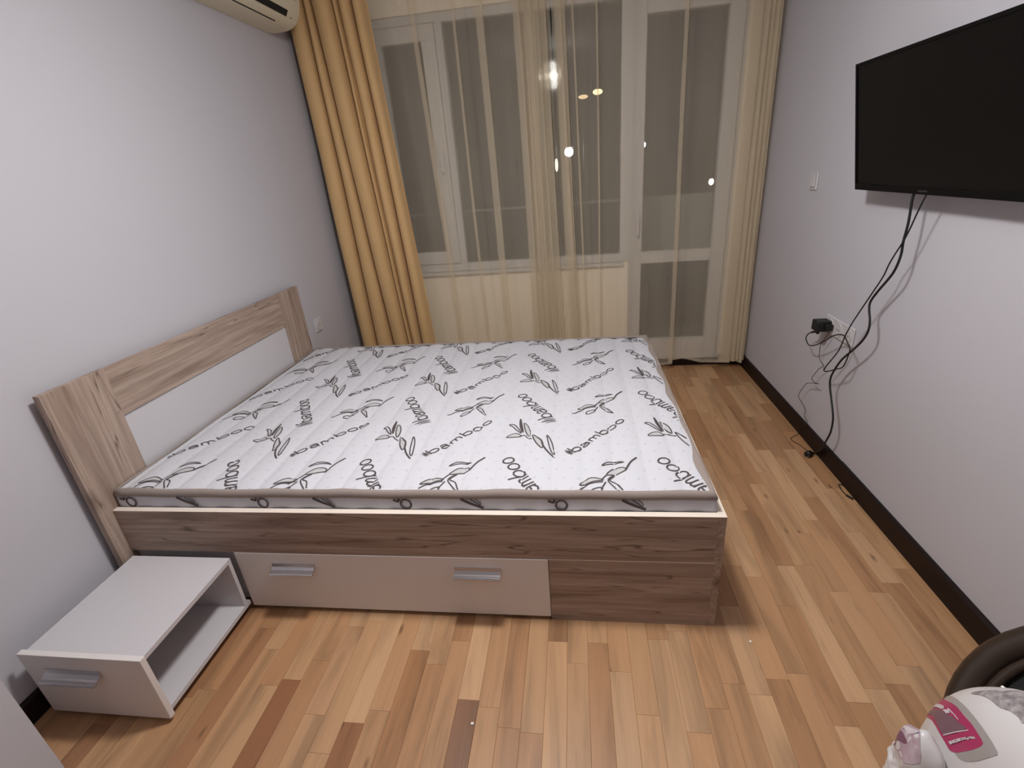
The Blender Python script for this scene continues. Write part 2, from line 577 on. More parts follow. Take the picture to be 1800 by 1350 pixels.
# ------------------------------------------------------------------ balcony and the night outside
struct(B().box(-.4, 3.4, YB + .22, 3.52, -.25, -.06), 'floor_balcony', paint('balcony_concrete', (.35, .33, .30)))
br = thing('balcony_railing', 'thin pale balcony railing seen through the window glass', 'railing', (1.0, 3.42, -.06))
rb = B(); rb.box(-.38, 2.12, 3.405, 3.435, 1.092, 1.112, .004); rb.build('handrail', M_PVC, br)
for i in range(6):
    x = -.36 + i * .49
    B().box(x - .012, x + .012, 3.41, 3.43, -.06, 1.092).build('post', M_BASE, br)
bpn = thing('balcony_screen', 'pale solid screen panel on the balcony behind the door glass', 'panel', (2.72, 3.42, .0))
B().box(2.12, 3.36, 3.40, 3.44, .62, 1.112, .004).build('screen_panel', paint('screen_panel', (.88, .86, .80)), bpn)
for x in (2.16, 2.74, 3.32):
    B().box(x - .02, x + .02, 3.405, 3.435, -.06, .62).build('post', M_BASE, bpn)

M_POLE = mat('lamp_pole', (.02, .02, .02), .5)
def street_lamp(x, y, z, r, color, strength, label):
    t = thing('street_lamp', label, 'street lamp', (x, y, -7), 'lights in the night outside')
    B().tube([(x, y + .12, -7), (x, y + .12, z + r[2] * .5), (x, y + .08, z + r[2] + .02)], .03, 8, smooth=2).build('pole', M_POLE, t)
    B().box(x - r[0] * 1.3, x + r[0] * 1.3, y - .06, y + .10, z + r[2] * .9, z + r[2] * .9 + .05, .01).build('lamp_head', M_POLE, t)
    B().sphere((x, y, z), r, 12).build('bulb', emit('lamp_glow', color, strength), t, True)
street_lamp(1.556, 14, 1.806, (.12, .08, .12), (1, .97, .93), 60, 'brightest white street lamp shining through the gathered sheer curtain')
street_lamp(3.61, 14, 1.82, (.04, .04, .06), (.75, .85, 1.0), 14, 'small bluish street lamp near the left edge of the door glass')
street_lamp(1.976, 14, 3.11, (.13, .06, .05), (1, .74, .42), 1.3, 'dimmer of the two warm lamps high behind the window')
street_lamp(2.36, 14, 3.19, (.13, .06, .07), (1, .76, .42), 2.6, 'brighter of the two warm lamps high behind the window')
street_lamp(5.454, 14, .74, (.07, .06, .09), (1, .95, .86), 4, 'low small lamp at the right edge of the door glass')
street_lamp(1.20, 14, 1.50, (.045, .05, .18), (1, .88, .68), 2.2, 'tall narrow lamp just left of the brightest white lamp')

# ------------------------------------------------------------------ curtains
def profile_path(ctrl, n=6):
    return catmull([Vector((a, b, 0)) for a, b in ctrl], n)

def curtain(name, ctrl_top, ctrl_bot, ztop, zbot, material, parent_label, cat, rows=26, n=6, hem=None, wob=.004, seed=1, smooth_pow=1.0):
    pt = profile_path(ctrl_top, n); pb = profile_path(ctrl_bot, n)
    N = len(pt)
    rnd = random.Random(seed)
    ph = [rnd.uniform(0, 6.28) for _ in range(4)]
    bm = bmesh.new()
    grid = []
    for j in range(rows + 1):
        f = j / rows
        row = []
        for i in range(N):
            g = f ** smooth_pow
            p = pt[i].lerp(pb[i], g)
            s = i / (N - 1)
            zb = zbot(s) if callable(zbot) else zbot
            z = ztop + (zb - ztop) * f
            y = p.y + wob * sin(3.1 * z + 17 * s + ph[0]) + wob * .6 * sin(7.3 * z - 31 * s + ph[1])
            x = p.x + wob * .7 * sin(2.3 * z + 11 * s + ph[2])
            row.append(bm.verts.new((x, y, z)))
        grid.append(row)
    for j in range(rows):
        for i in range(N - 1):
            bm.faces.new((grid[j][i], grid[j][i + 1], grid[j + 1][i + 1], grid[j + 1][i]))
    me = bpy.data.meshes.new('fabric')
    base = Vector(((pt[0].x + pt[-1].x) / 2, pt[0].y, 0.01))
    t = thing(name, parent_label, cat, base)
    hm = None
    if hem:
        h = bmesh.new()
        ga = []
        for jj in range(3):
            row = []
            for i in range(N):
                v = grid[rows][i].co
                row.append(h.verts.new((v.x, v.y - .0025, v.z + hem * jj / 2)))
            ga.append(row)
        for jj in range(2):
            for i in range(N - 1):
                h.faces.new((ga[jj][i], ga[jj][i + 1], ga[jj + 1][i + 1], ga[jj + 1][i]))
        for v in h.verts: v.co -= base
        hm = bpy.data.meshes.new('hem'); h.to_mesh(hm); h.free()
        for f in hm.polygons: f.use_smooth = True
    for v in bm.verts: v.co -= base
    bm.to_mesh(me); bm.free()
    for f in me.polygons: f.use_smooth = True
    link('fabric', me, material, t)
    if hm: link('hem', hm, material, t)
    return t

# gold curtain: deep rounded folds; fractions across its width and how far each point stands out
def fold_ctrl(x0, x1, y, prof):
    return [(x0 + (x1 - x0) * f, y - d) for f, d in prof]
def pleats(segs):
    """segs: (start, end, how far the bulge stands out, depth of the crease after it)"""
    out = [(0.0, -.01)]
    for a_, b_, h, dp in segs:
        wd_ = b_ - a_
        for f, k in ((.05, .45), (.16, .80), (.38, 1.0), (.62, 1.0), (.84, .80), (.95, .45)):
            out.append((a_ + wd_ * f, h * k))
        out.append((b_ + .004, -dp))
        out.append((b_ + .014, -dp * .9))
    out.append((1.0, .0))
    return out
gp = pleats([(0, .235, .075, .055), (.248, .335, .055, .050), (.345, .585, .080, .004), (.60, .66, .050, -.02), (.675, .835, .078, .035), (.848, .985, .070, .0)])
gpb = pleats([(0, .185, .075, .055), (.20, .425, .080, .050), (.437, .635, .075, -.004), (.65, .70, .055, -.03), (.715, .825, .078, .035), (.84, .985, .070, .0)])
curtain('gold_curtain', fold_ctrl(.022, .50, 2.118, gp), fold_ctrl(.085, .63, 2.118, gpb), 2.452, .03, M_GOLD,
        'heavy gold curtain hanging in deep folds between the headboard wall and the window', 'curtain', rows=40, n=5, seed=3, wob=.0035)

def flat(x0, x1, y, amp, n, ph=0.0):
    return [(x0 + (x1 - x0) * i / n, y + amp * sin(ph + i * 1.25)) for i in range(n)]
def sfold(x, wd, y, d=.012):
    """an S-shaped overlap: the cloth runs on, doubles back by wd and runs on again"""
    return [(x + wd * .5, y - d), (x + wd * .52, y - d * .4), (x - wd * .5, y + d * .2), (x - wd * .52, y + d), (x + wd * .3, y + d * .8)]
ys = 2.185
sl_top = flat(.455, .70, ys, .008, 5) + sfold(.735, .022, ys) + flat(.78, .955, ys, .012, 4) + sfold(.978, .014, ys) + flat(1.01, 1.10, ys, .01, 3, 1) + sfold(1.128, .034, ys) + \
    flat(1.17, 1.31, ys, .010, 4, 2) + sfold(1.345, .03, ys, .02) + sfold(1.375, .034, ys, .03) + sfold(1.41, .036, ys, .02) + sfold(1.445, .04, ys, .03) + sfold(1.485, .036, ys, .025) + [(1.515, ys - .01), (1.531, ys)]
sl_bot = flat(.56, .78, ys, .010, 5) + sfold(.80, .03, ys) + flat(.84, .98, ys, .018, 4) + sfold(1.0, .018, ys) + flat(1.03, 1.13, ys, .014, 3, 1) + sfold(1.16, .04, ys) + \
    flat(1.20, 1.33, ys, .016, 4, 2) + sfold(1.36, .04, ys, .025) + sfold(1.40, .045, ys, .035) + sfold(1.44, .05, ys, .025) + sfold(1.485, .055, ys, .035) + sfold(1.53, .06, ys, .03) + [(1.57, ys - .01), (1.585, ys)]
curtain('sheer_curtain', sl_top, sl_bot, 2.452, lambda s: .045 + .008 * sin(s * 40), M_SHEER,
        'left sheer cream curtain beside the gold curtain, gathered at its right edge', 'curtain', rows=22, n=4, hem=.022, seed=5)
sr_top = [(1.546, ys + .012)] + sfold(1.575, .03, ys, .016) + sfold(1.60, .026, ys, .02) + flat(1.625, 1.645, ys, .006, 2) + sfold(1.655, .008, ys, .008) + flat(1.68, 1.785, ys, .012, 3, 1) + sfold(1.797, .006, ys, .008) + \
    flat(1.83, 2.26, ys, .014, 8, 2) + sfold(2.29, .012, ys, .01) + flat(2.33, 2.60, ys, .012, 5, .5) + sfold(2.655, .05, ys, .02) + sfold(2.682, .06, ys, .03) + sfold(2.708, .06, ys, .025) + sfold(2.732, .06, ys, .03) + sfold(2.755, .05, ys, .025) + [(2.79, ys)]
sr_bot = [(1.570, ys + .012)] + sfold(1.63, .05, ys, .02) + sfold(1.65, .04, ys, .025) + flat(1.685, 1.715, ys, .01, 2) + sfold(1.725, .012, ys, .008) + flat(1.75, 1.80, ys, .016, 3, 1) + sfold(1.812, .010, ys, .008) + \
    flat(1.85, 2.27, ys, .028, 8, 2) + sfold(2.30, .018, ys, .012) + flat(2.34, 2.60, ys, .03, 5, .5) + sfold(2.665, .05, ys, .025) + sfold(2.695, .06, ys, .035) + sfold(2.722, .06, ys, .03) + sfold(2.748, .06, ys, .03) + sfold(2.77, .04, ys, .03) + [(2.803, ys)]
curtain('sheer_curtain', sr_top, sr_bot, 2.452, lambda s: .060 + .012 * sin(s * 34 + 1.0), M_SHEER,
        'right sheer cream curtain covering the balcony door, bunched against the right wall', 'curtain', rows=22, n=4, hem=.022, seed=8)
ct = thing('curtain_track', 'white ceiling track from which the curtains hang, above the window', 'curtain rail', (1.4, 2.15, ZC))
B().box(.01, XW - .01, 2.13, 2.20, ZC - .03, ZC).build('track', M_PVC, ct)
B().box(.02, XW - .02, 2.155, 2.175, ZC - .062, ZC - .03).build('glider_strip', M_PVC, ct)

# ------------------------------------------------------------------ bed
bed = thing('bed', 'grey oak bed with a white headboard panel and an underbed drawer', 'bed', (1.03, .75, 0))
HT, HF, HB, HZ = .0487, -.046, 1.4566, .889
B().box(.026, HT, HF, .178, 0, HZ, .0008).build('headboard_post', M_WOODZ, bed)
B().box(.026, HT, 1.254, HB, 0, HZ, .0008).build('headboard_post', M_WOODZ, bed)
B().box(.026, HT - .002, .1785, 1.2535, .711, HZ - .001, .0008).build('headboard_rail', M_WOODY, bed)
B().box(.028, HT - .010, .1785, 1.2535, .25, .711).build('headboard_panel', M_WHITE, bed, label='white panel')
sc = B(); sc.sphere((HT, .162, .731), (.0015, .005, .005), 10); sc.build('screw_cap', M_TAPE, bed, True)
FH = .4356
sr = B().box(HT, 2.038, 0, .020, .2632, FH - .0016).build('side_rail', M_WOODX, bed)
B().box(HT, 2.038, -.0006, .0206, FH - .0016, FH, .0004).build('edge_band', M_EDGE, sr, label='cream edge band')
B().box(HT, 2.038, 1.5056, 1.5256, .05, FH).build('side_rail', M_WOODX, bed)
fb = B().box(2.038, 2.060, 0, 1.5256, 0.0, FH - .0016).build('footboard', M_WOODY, bed)
B().box(2.0376, 2.0606, -.0006, 1.5262, FH - .0016, FH, .0004).build('edge_band', M_EDGE, fb, label='cream edge band')
lp = B().box(1.5360, 2.038, .001, .019, 0.0, .2615).build('lower_panel', M_WOODX, bed)
B().box(1.5360, 2.038, -.0006, .019, .2615, .2627).build('edge_band', M_EDGE, lp, label='cream edge band')
df = B().box(.4473, 1.5344, -.002, .016, .0165, .2622, .0008).build('drawer', M_GLOSS, bed, label='white drawer front with two handles')
def handle(x0, x1, yf, zc, parent):
    """aluminium lip handle: back plate, sloping web and a rolled lip"""
    p = [(yf - .0003, zc + .016), (yf - .003, zc + .016), (yf - .006, zc + .006), (yf - .014, zc - .001), (yf - .020, zc - .002), (yf - .0215, zc - .0045), (yf - .0265, zc - .0045), (yf - .030, zc - .0075), (yf - .0305, zc - .011), (yf - .028, zc - .0135), (yf - .022, zc - .0135), (yf - .016, zc - .009), (yf - .006, zc - .004), (yf - .0003, zc - .004)]
    b = B(); b.prism(p, 0, x0, x1)
    return b.build('handle', M_CHROME, parent, label='aluminium handle')
handle(.580, .735, -.002, .204, df)
handle(1.226, 1.380, -.002, .207, df)
for yy in (.30, 1.15):
    B().box(.0, .027, yy, yy + .05, .55, .60).build('wall_spacer', M_WOODZ, bed)
B().box(HT, .4473, .021, .033, .030, .262).build('inner_panel', M_WHITE, bed, label='white inner panel')
# drawer body, slats and inner legs (mostly hidden)
B().box(.46, 1.52, .018, .60, .03, .20).build('drawer_box', M_WHITE, bed)
B().box(HT, 2.038, .022, 1.5046, .30, .318).build('base_board', M_WHITE, bed)
B().box(.455, .475, .61, 1.50, 0.0, .30).build('support', M_WHITE, bed)
B().box(1.40, 1.42, .61, 1.50, 0.0, .30).build('support', M_WHITE, bed)

# ------------------------------------------------------------------ mattress
MX0, MX1, MY0, MY1, MZ = .054, 2.0305, .030, 1.492, .4985
MB = .320
def mh(x, y):
    """height of the quilted top"""
    q = abs(cos(pi * (x - .03) / .0985))
    h = MZ + .0100 * (q ** .45 - 1.0)
    h += .0016 * sin(9 * x + 4 * y) + .0012 * sin(14 * y - 5 * x)
    d = min(x - MX0, MX1 - x, y - MY0, MY1 - y)
    if d < .06:
        k = 1 - max(d, 0) / .06
        h -= .006 * k * k
    return h
mt = thing('mattress', 'white quilted mattress printed with bamboo leaves lying on the bed', 'mattress', ((MX0 + MX1) / 2, (MY0 + MY1) / 2, MB))
def right_edge(y):
    return MX1 + .003 * sin(y * 9.5) - .002
NX, NY = 260, 120
bm = bmesh.new()
G = []
for j in range(NY + 1):
    y = MY0 + (MY1 - MY0) * j / NY
    row = []
    for i in range(NX + 1):
        x = MX0 + (MX1 - MX0) * i / NX
        row.append(bm.verts.new((x, y, mh(x, y))))
    G.append(row)
for j in range(NY):
    for i in range(NX):
        bm.faces.new((G[j][i], G[j][i + 1], G[j + 1][i + 1], G[j + 1][i]))
loop = [G[0][i] for i in range(NX + 1)] + [G[j][NX] for j in range(1, NY + 1)] + [G[NY][i] for i in range(NX - 1, -1, -1)] + [G[j][0] for j in range(NY - 1, 0, -1)]
prev = loop
prof = [(.0, -.012), (.004, -.030), (.005, -.055), (.004, -.10), (.001, -.16), (-.004, MB - MZ)]
cxm, cym = (MX0 + MX1) / 2, (MY0 + MY1) / 2
for k, (out, dz) in enumerate(prof):
    cur = []
    for n_, v in enumerate(loop):
        x, y = v.co.x, v.co.y
        ox = out if abs(x - MX1) < 1e-4 else (-out * .2 if abs(x - MX0) < 1e-4 else 0)
        oy = out if abs(y - MY1) < 1e-4 else (-out if abs(y - MY0) < 1e-4 else 0)
        rip = .0018 * sin(x * 62 + y * 55) if 0 < k < 5 else 0
        oy += -rip if abs(y - MY0) < 1e-4 else 0
        cur.append(bm.verts.new((min(x + ox, 2.0372), y + oy, MZ + dz if k < 5 else MB)))
    L = len(loop)
    for a in range(L):
        bm.faces.new((prev[a], prev[(a + 1) % L], cur[(a + 1) % L], cur[a]))
    prev = cur
bm.faces.new(prev[::-1])
bmesh.ops.recalc_face_normals(bm, faces=bm.faces)
for v in bm.verts: v.co -= mt.location
me = bpy.data.meshes.new('quilted_cover'); bm.to_mesh(me); bm.free()
for f in me.polygons: f.use_smooth = True
link('quilted_cover', me, M_MATT, mt)
# binding tape round the top edge
def tape_ring():
    pts = []
    def seg(x0, y0, x1, y1, n):
        for i in range(n):
            t = i / n
            pts.append((x0 + (x1 - x0) * t, y0 + (y1 - y0) * t))
    r = .012
    seg(MX0, MY0, MX1, MY0, 60); seg(MX1, MY0, MX1, MY1, 44); seg(MX1, MY1, MX0, MY1, 60); seg(MX0, MY1, MX0, MY0, 44)
    return pts
ring = tape_ring()
bm = bmesh.new()
R = []
for n_, (x, y) in enumerate(ring):
    ox = 1 if abs(x - MX1) < .0005 else (-1 if abs(x - MX0) < .0005 else 0)
    oy = 1 if abs(y - MY1) < .0005 else (-1 if abs(y - MY0) < .0005 else 0)
    wv = .0022 * sin(n_ * .8) + .0015 * sin(n_ * .31 + 1)
    amp = 2.0 if ox > 0 else 1.0
    zz = MZ - .004 + wv * .5 * amp
    sec = [(-.016 - wv * amp * 1.5, -.001), (-.008, .0055), (.001, .003), (.0055, -.006), (.0065, -.014), (.004, -.021), (-.002, -.022)]
    R.append([bm.verts.new((min(x + (o * .15 if ox < 0 else o) * ox, 2.0372), y + o * oy, zz + dz)) for o, dz in sec])
n_ = len(R)
for i in range(n_):
    A, C = R[i], R[(i + 1) % n_]
    for k in range(len(A) - 1):
        bm.faces.new((A[k], A[k + 1], C[k + 1], C[k]))
bmesh.ops.recalc_face_normals(bm, faces=bm.faces)
for v in bm.verts: v.co -= mt.location
me = bpy.data.meshes.new('binding_tape'); bm.to_mesh(me); bm.free()
for f in me.polygons: f.use_smooth = True
link('binding_tape', me, M_TAPE, mt, None)['label'] = 'grey-brown binding tape'

# flat print on the cover: strokes and fills laid on the fabric
class Print:
    def __init__(s): s.bm = bmesh.new(); s.mi = 0
    def inside(s, x, y):
        return MX0 + .016 < x < MX1 - .014 and MY0 + .012 < y < MY1 - .004
    def P(s, x, y, lift):
        return (x, y, mh(x, y) + lift)
    def stroke(s, pts, wd, closed=False, taper=False, n=4, lift=.0013):
        pts = catmull([Vector((p[0], p[1], 0)) for p in pts], n, closed)
        N = len(pts)
        prev = None
        first = None
        for i in range(N + (1 if closed else 0)):
            p = pts[i % N]
            d = (pts[(i + 1) % N] - pts[i - 1]) if closed else (pts[min(i + 1, N - 1)] - pts[max(i - 1, 0)])
            if d.length < 1e-9: continue
            d.normalize()
            nv = Vector((-d.y, d.x, 0))
            ww = wd * .5 * ((.25 + .75 * sin(pi * i / (N - 1))) if taper else 1.0)
            a, b = p + nv * ww, p - nv * ww
            if not (s.inside(a.x, a.y) and s.inside(b.x, b.y)):
                prev = None; continue
            cur = (s.bm.verts.new(s.P(a.x, a.y, lift)), s.bm.verts.new(s.P(b.x, b.y, lift)))
            if prev: s.bm.faces.new((prev[0], prev[1], cur[1], cur[0])).material_index = s.mi
            prev = cur
    def fill(s, pts, lift=.0008):
        pts = catmull([Vector((p[0], p[1], 0)) for p in pts[:-1]], 3, True)
        c = sum(pts, Vector()) / len(pts)
        if not all(s.inside(p.x, p.y) for p in pts): return
        ring2 = [p.lerp(c, .5) for p in pts]
        A = [s.bm.verts.new(s.P(p.x, p.y, lift)) for p in pts]
        Bv = [s.bm.verts.new(s.P(p.x, p.y, lift)) for p in ring2]
        cc = s.bm.verts.new(s.P(c.x, c.y, lift))
        n = len(A)
        for i in range(n):
            s.bm.faces.new((A[i], A[(i + 1) % n], Bv[(i + 1) % n], Bv[i])).material_index = s.mi
            s.bm.faces.new((Bv[i], Bv[(i + 1) % n], cc)).material_index = s.mi
    def build(s, name, material, parent):
        if len(s.bm.faces) < 4:
            s.bm.free(); return None
        for f in s.bm.faces:
            f.normal_update()
            if f.normal.z < 0: f.normal_flip()
        for v in s.bm.verts: v.co -= parent.location
        me = bpy.data.meshes.new(name); s.bm.to_mesh(me); s.bm.free()
        me.materials.append(material); me.materials.append(M_PRINTG)
        return link(name, me, None, parent)

SA = {'l1': [(-0.023, -0.301), (-0.006, -0.301), (0.013, -0.329), (0.029, -0.366), (0.012, -0.349), (-0.008, -0.318), (-0.023, -0.301)],
      'l2': [(0.016, -0.256), (0.025, -0.299), (0.035, -0.356), (0.028, -0.346), (0.018, -0.305), (0.016, -0.256)],
      'l3': [(0.034, -0.288), (0.049, -0.306), (0.06, -0.343), (0.06, -0.382), (0.047, -0.359), (0.037, -0.319), (0.034, -0.288)],
      'l4': [(-0.023, -0.396), (-0.008, -0.377), (0.014, -0.371), (0.03, -0.387), (0.017, -0.397), (-0.023, -0.396)],
      's4': [(0.03, -0.387), (0.043, -0.381), (0.055, -0.394), (0.071, -0.404)],
      'l5': [(0.072, -0.376), (0.09, -0.398), (0.107, -0.423), (0.115, -0.453), (0.111, -0.476), (0.093, -0.447), (0.08, -0.413), (0.072, -0.376)],
      's5': [(0.09, -0.398), (0.107, -0.423), (0.115, -0.459), (0.135, -0.502), (0.158, -0.532)],
      'l6': [(0.126, -0.383), (0.139, -0.411), (0.149, -0.453), (0.157, -0.51), (0.148, -0.502), (0.138, -0.465), (0.13, -0.417), (0.126, -0.383)]}
SB = {'u': [(-0.196, -0.068), (-0.178, -0.046), (-0.151, -0.04), (-0.124, -0.045), (-0.15, -0.049), (-0.169, -0.054), (-0.195, -0.071)],
      'st': [(-0.08, -0.016), (-0.103, -0.046), (-0.123, -0.091)],
      'l2': [(-0.123, -0.091), (-0.129, -0.075), (-0.155, -0.078), (-0.17, -0.092), (-0.183, -0.117), (-0.156, -0.111), (-0.123, -0.091)],
      'st2': [(-0.183, -0.117), (-0.199, -0.142)],
      'll': [(-0.293, -0.208), (-0.282, -0.208), (-0.263, -0.185), (-0.241, -0.165), (-0.197, -0.156)],
      'l3': [(-0.269, -0.171), (-0.249, -0.143), (-0.228, -0.134), (-0.196, -0.147), (-0.224, -0.153), (-0.245, -0.161), (-0.269, -0.171)],
      'l4': [(-0.236, -0.213), (-0.235, -0.196), (-0.221, -0.187), (-0.202, -0.184), (-0.204, -0.197), (-0.222, -0.212), (-0.236, -0.213)],
      's4': [(-0.204, -0.191), (-0.189, -0.157)],
      'l5': [(-0.158, -0.115), (-0.175, -0.132), (-0.181, -0.15), (-0.171, -0.168), (-0.153, -0.189), (-0.132, -0.21), (-0.144, -0.183), (-0.156, -0.158), (-0.176, -0.146), (-0.158, -0.115)]}
GLY = {  # stroke letters in x-height units
    'b': ([[(0, 1.75), (0, .9), (0, 0)], 'o'], .98),
    'o': (['o'], .98),
    'a': ([[(.06, .80), (.22, .98), (.5, .98), (.70, .80), (.72, .4), (.72, 0)], [(.72, .56), (.40, .58), (.10, .44), (.04, .22), (.18, .04), (.44, .04), (.72, .26)]], .92),
    'm': ([[(0, 1.0), (0, .5), (0, 0)], [(0, .55), (.08, .85), (.28, .98), (.46, .85), (.50, .5), (.50, 0)], [(.50, .55), (.58, .85), (.78, .98), (.96, .85), (1.0, .5), (1.0, 0)]], 1.22)}
OVAL = [(.44 + .44 * cos(2 * pi * i / 8), .5 + .5 * sin(2 * pi * i / 8)) for i in range(8)]
def word(org, d, xh, L, wd):
    letters = Print()
    d = Vector((d[0], d[1])).normalized(); up = Vector((-d.y, d.x))
    def T(p): q = Vector(org) + d * p[0] + up * p[1]; return (q.x, q.y)
    # stalk mark in front of the word: slim upright leaves
    for k, (hgt, sl) in enumerate(((1.35, .0), (1.7, .06), (1.25, .10))):
        xx = (-.02 + .26 * k) * xh
        letters.stroke([T((xx, -.05 * xh)), T((xx + (.05 + sl) * xh, hgt * .5 * xh)), T((xx + (.03 + sl) * xh, hgt * xh))], wd * (1.25 if k == 1 else .7), taper=True)
    adv = .98 * xh
    tot = sum(GLY[c][1] for c in 'bamboo') * xh + 5 * .14 * xh
    kx = (L - adv) / tot
    x = adv
    for c in 'bamboo':
        strokes, a = GLY[c]
        for st in strokes:
            if st == 'o':
                letters.stroke([T((x + p[0] * xh * kx * 1.0, p[1] * xh)) for p in OVAL], wd, closed=True)
            else:
                letters.stroke([T((x + p[0] * xh * kx, p[1] * xh)) for p in st], wd)
        x += (a + .14) * xh * kx
    letters.build('lettering', M_PRINT, mt)
PXc, PYc = .5095, .5190
for i in range(-3, 3):
    for j in range(-2, 3):
        ox, oy = 1.400 + i * PXc, .760 + j * PYc
        for S_, fills, solid, lines in ((SA, ('l4', 'l5', 'l3'), ('l2',), ('s4', 's5')), (SB, ('l2', 'l5', 'l3'), (), ('st', 'st2', 'll', 's4'))):
            pr = Print()
            for k, pts in S_.items():
                q = [(ox + a, oy + b) for a, b in pts]
                if k in fills:
                    pr.mi = 1; pr.fill(q); pr.mi = 0
                if k in lines:
                    pr.stroke(q, .0066 if k in ('s5', 'st') else .0048, taper=False)
                else:
                    pr.stroke(q[:-1], .0046, closed=True)
                    if k in solid: pr.fill(q, .0010)
            pr.build('leaf_print', M_PRINT, mt)
        word((ox + .160, oy - .262), (-.153, .255), .038, .292, .0060)
        word((ox - .294, oy - .522), (.205, .25), .0215, .322, .0054)
# print running over the front border of the mattress
def side_print(strokes):
    sd = bmesh.new()
    for pts, wd in strokes:
        pts = catmull([Vector((p[0], p[1], 0)) for p in pts], 4)
        prev = None
        for i, p in enumerate(pts):
            d = (pts[min(i + 1, len(pts) - 1)] - pts[max(i - 1, 0)]).normalized()
            nv = Vector((-d.y, d.x, 0)) * wd * .5
            cur = [sd.verts.new((q.x, MY0 - .0082, q.y)) for q in (p + nv, p - nv)]
            if prev: sd.faces.new((prev[0], prev[1], cur[1], cur[0]))
            prev = cur
    for v in sd.verts: v.co -= mt.location
    me = bpy.data.meshes.new('border_print'); sd.to_mesh(me); sd.free()
    link('border_print', me, M_PRINT, mt)
for k in range(4):
    x = .10 + k * .4915
    side_print([([(x - .03, .472), (x - .015, .466), (x - .01, .476)], .008),
                ([(x + .010 + .017 * cos(a * pi / 4 + 1), .456 + .018 * sin(a * pi / 4 + 1)) for a in range(9)], .006)])
    lx = x + .225
    side_print([([(lx - .035, .477), (lx - .01, .462), (lx + .035, .442)], .009),
                ([(lx - .005, .477), (lx + .012, .464), (lx + .026, .452)], .004),
                ([(lx + .012, .477), (lx + .022, .467), (lx + .028, .458)], .003)])

# ------------------------------------------------------------------ nightstand
ns = thing('nightstand', 'low white nightstand with an open side and one handle, pulled out before the bed', 'nightstand', (.25, -.21, 0))
NZ = .2572
B().box(.068, .4430, -.391, -.019, NZ - .018, NZ - .002, .0006).build('top_board', M_WHITE, ns)
B().box(.068, .4430, -.391, -.004, .030, .046, .0006).build('bottom_shelf', M_WHITE, ns)
fp = B().box(.054, .4473, -.4075, -.391, .0159, NZ, .0008).build('front_panel', M_GLOSS, ns)
handle(.122, .300, -.4075, .190, fp)
B().box(.068, .082, -.391, -.019, .046, NZ - .018).build('side_panel', M_WHITE, ns)
B().box(.082, .4430, -.034, -.020, .046, NZ - .018).build('back_panel', M_WHITE, ns)
B().box(.215, .229, -.391, -.034, .046, NZ - .018).build('divider', M_WHITE, ns)
for x in (.11, .40):
    for y in (-.36, -.07):
        B().tube([(x - .006, y, .013), (x + .006, y, .013)], .013, 12, smooth=0).build('castor', M_CABLE, ns)
        B().box(x - .004, x + .004, y - .004, y + .004, .020, .031).build('castor_stem', M_CABLE, ns)

# ------------------------------------------------------------------ air conditioner
ac = thing('air_conditioner', 'cream wall-mounted air conditioner high on the left wall by the gold curtain', 'air conditioner', (.10, 1.45, 2.2))
ap = [(0, 2.2), (.085, 2.203), (.13, 2.212), (.165, 2.235), (.190, 2.275), (.203, 2.33), (.206, 2.40), (.20, 2.455), (.17, 2.485), (0, 2.49)]
ap = [(q.x, q.y) for q in catmull([Vector((a, b, 0)) for a, b in ap], 3)]
cb = B(); cb.prism(ap, 1, 1.08, 1.905)
bmesh.ops.bevel(cb.bm, geom=[e for e in cb.bm.edges if abs(e.verts[0].co.y - e.verts[1].co.y) < 1e-5 and e.verts[0].co.y > 1.9 and e.verts[0].co.x > .01], offset=.03, segments=5, affect='EDGES')
cb.build('casing', M_AC, ac)
def ac_strip(x0, z0, x1, z1, y0, y1, name, material, dpt=.003):
    d = Vector((x1 - x0, 0, z1 - z0)); n = Vector((d.z, 0, -d.x)).normalized() * dpt
    b = B()
    P = [(x0 + n.x, z0 + n.z), (x1 + n.x, z1 + n.z), (x1 - n.x, z1 - n.z), (x0 - n.x, z0 - n.z)]
    b.prism(P, 1, y0, y1)
    return b.build(name, material, ac)
ac_strip(.124, 2.2108, .131, 2.2125, 1.12, 1.74, 'slot', M_DARK, .0012)
ac_strip(.168, 2.238, .184, 2.264, 1.12, 1.79, 'air_outlet', M_DARK, .002)
ac_strip(.2005, 2.318, .2045, 2.358, 1.12, 1.86, 'louver', mat('louver_grey', (.30, .25, .19), .5), .002)
B().sphere((.170, 1.835, 2.242), (.004, .003, .004), 10).build('screw', M_DARK, ac, True)

# ------------------------------------------------------------------ television
tv = thing('television', 'black flat television tilted forward on the right wall', 'television', (2.74, .58, 1.22))
XB, XT, ZB_, ZT_ = 2.738, 2.662, 1.2275, 1.652
Y0, Y1 = .19, 1.004
ax = Vector((XT - XB, 0, ZT_ - ZB_)).normalized()       # up along the panel
nx = Vector((ax.z, 0, -ax.x))                            # towards the wall
H = math.hypot(XT - XB, ZT_ - ZB_)
def tvbox(a0, a1, y0, y1, d0, d1, bev=0):
    b = B(); b.box(d0, d1, y0, y1, a0, a1, bev)
    for v in b.bm.verts:
        q = v.co.copy()
        v.co = Vector((XB, 0, ZB_)) + ax * q.z + nx * q.x + Vector((0, q.y, 0))
    return b
fr = tvbox(0, .022, Y0, Y1, 0, .018, .001)
for a in ((H - .010, H, Y0, Y1), (.022, H - .010, Y0, Y0 + .010), (.022, H - .010, Y1 - .010, Y1)):
    g = tvbox(*a, 0, .018)
    me_ = bpy.data.meshes.new('tmp'); g.bm.to_mesh(me_); fr.bm.from_mesh(me_); g.bm.free(); bpy.data.meshes.remove(me_)
fr.build('bezel', M_TV, tv)
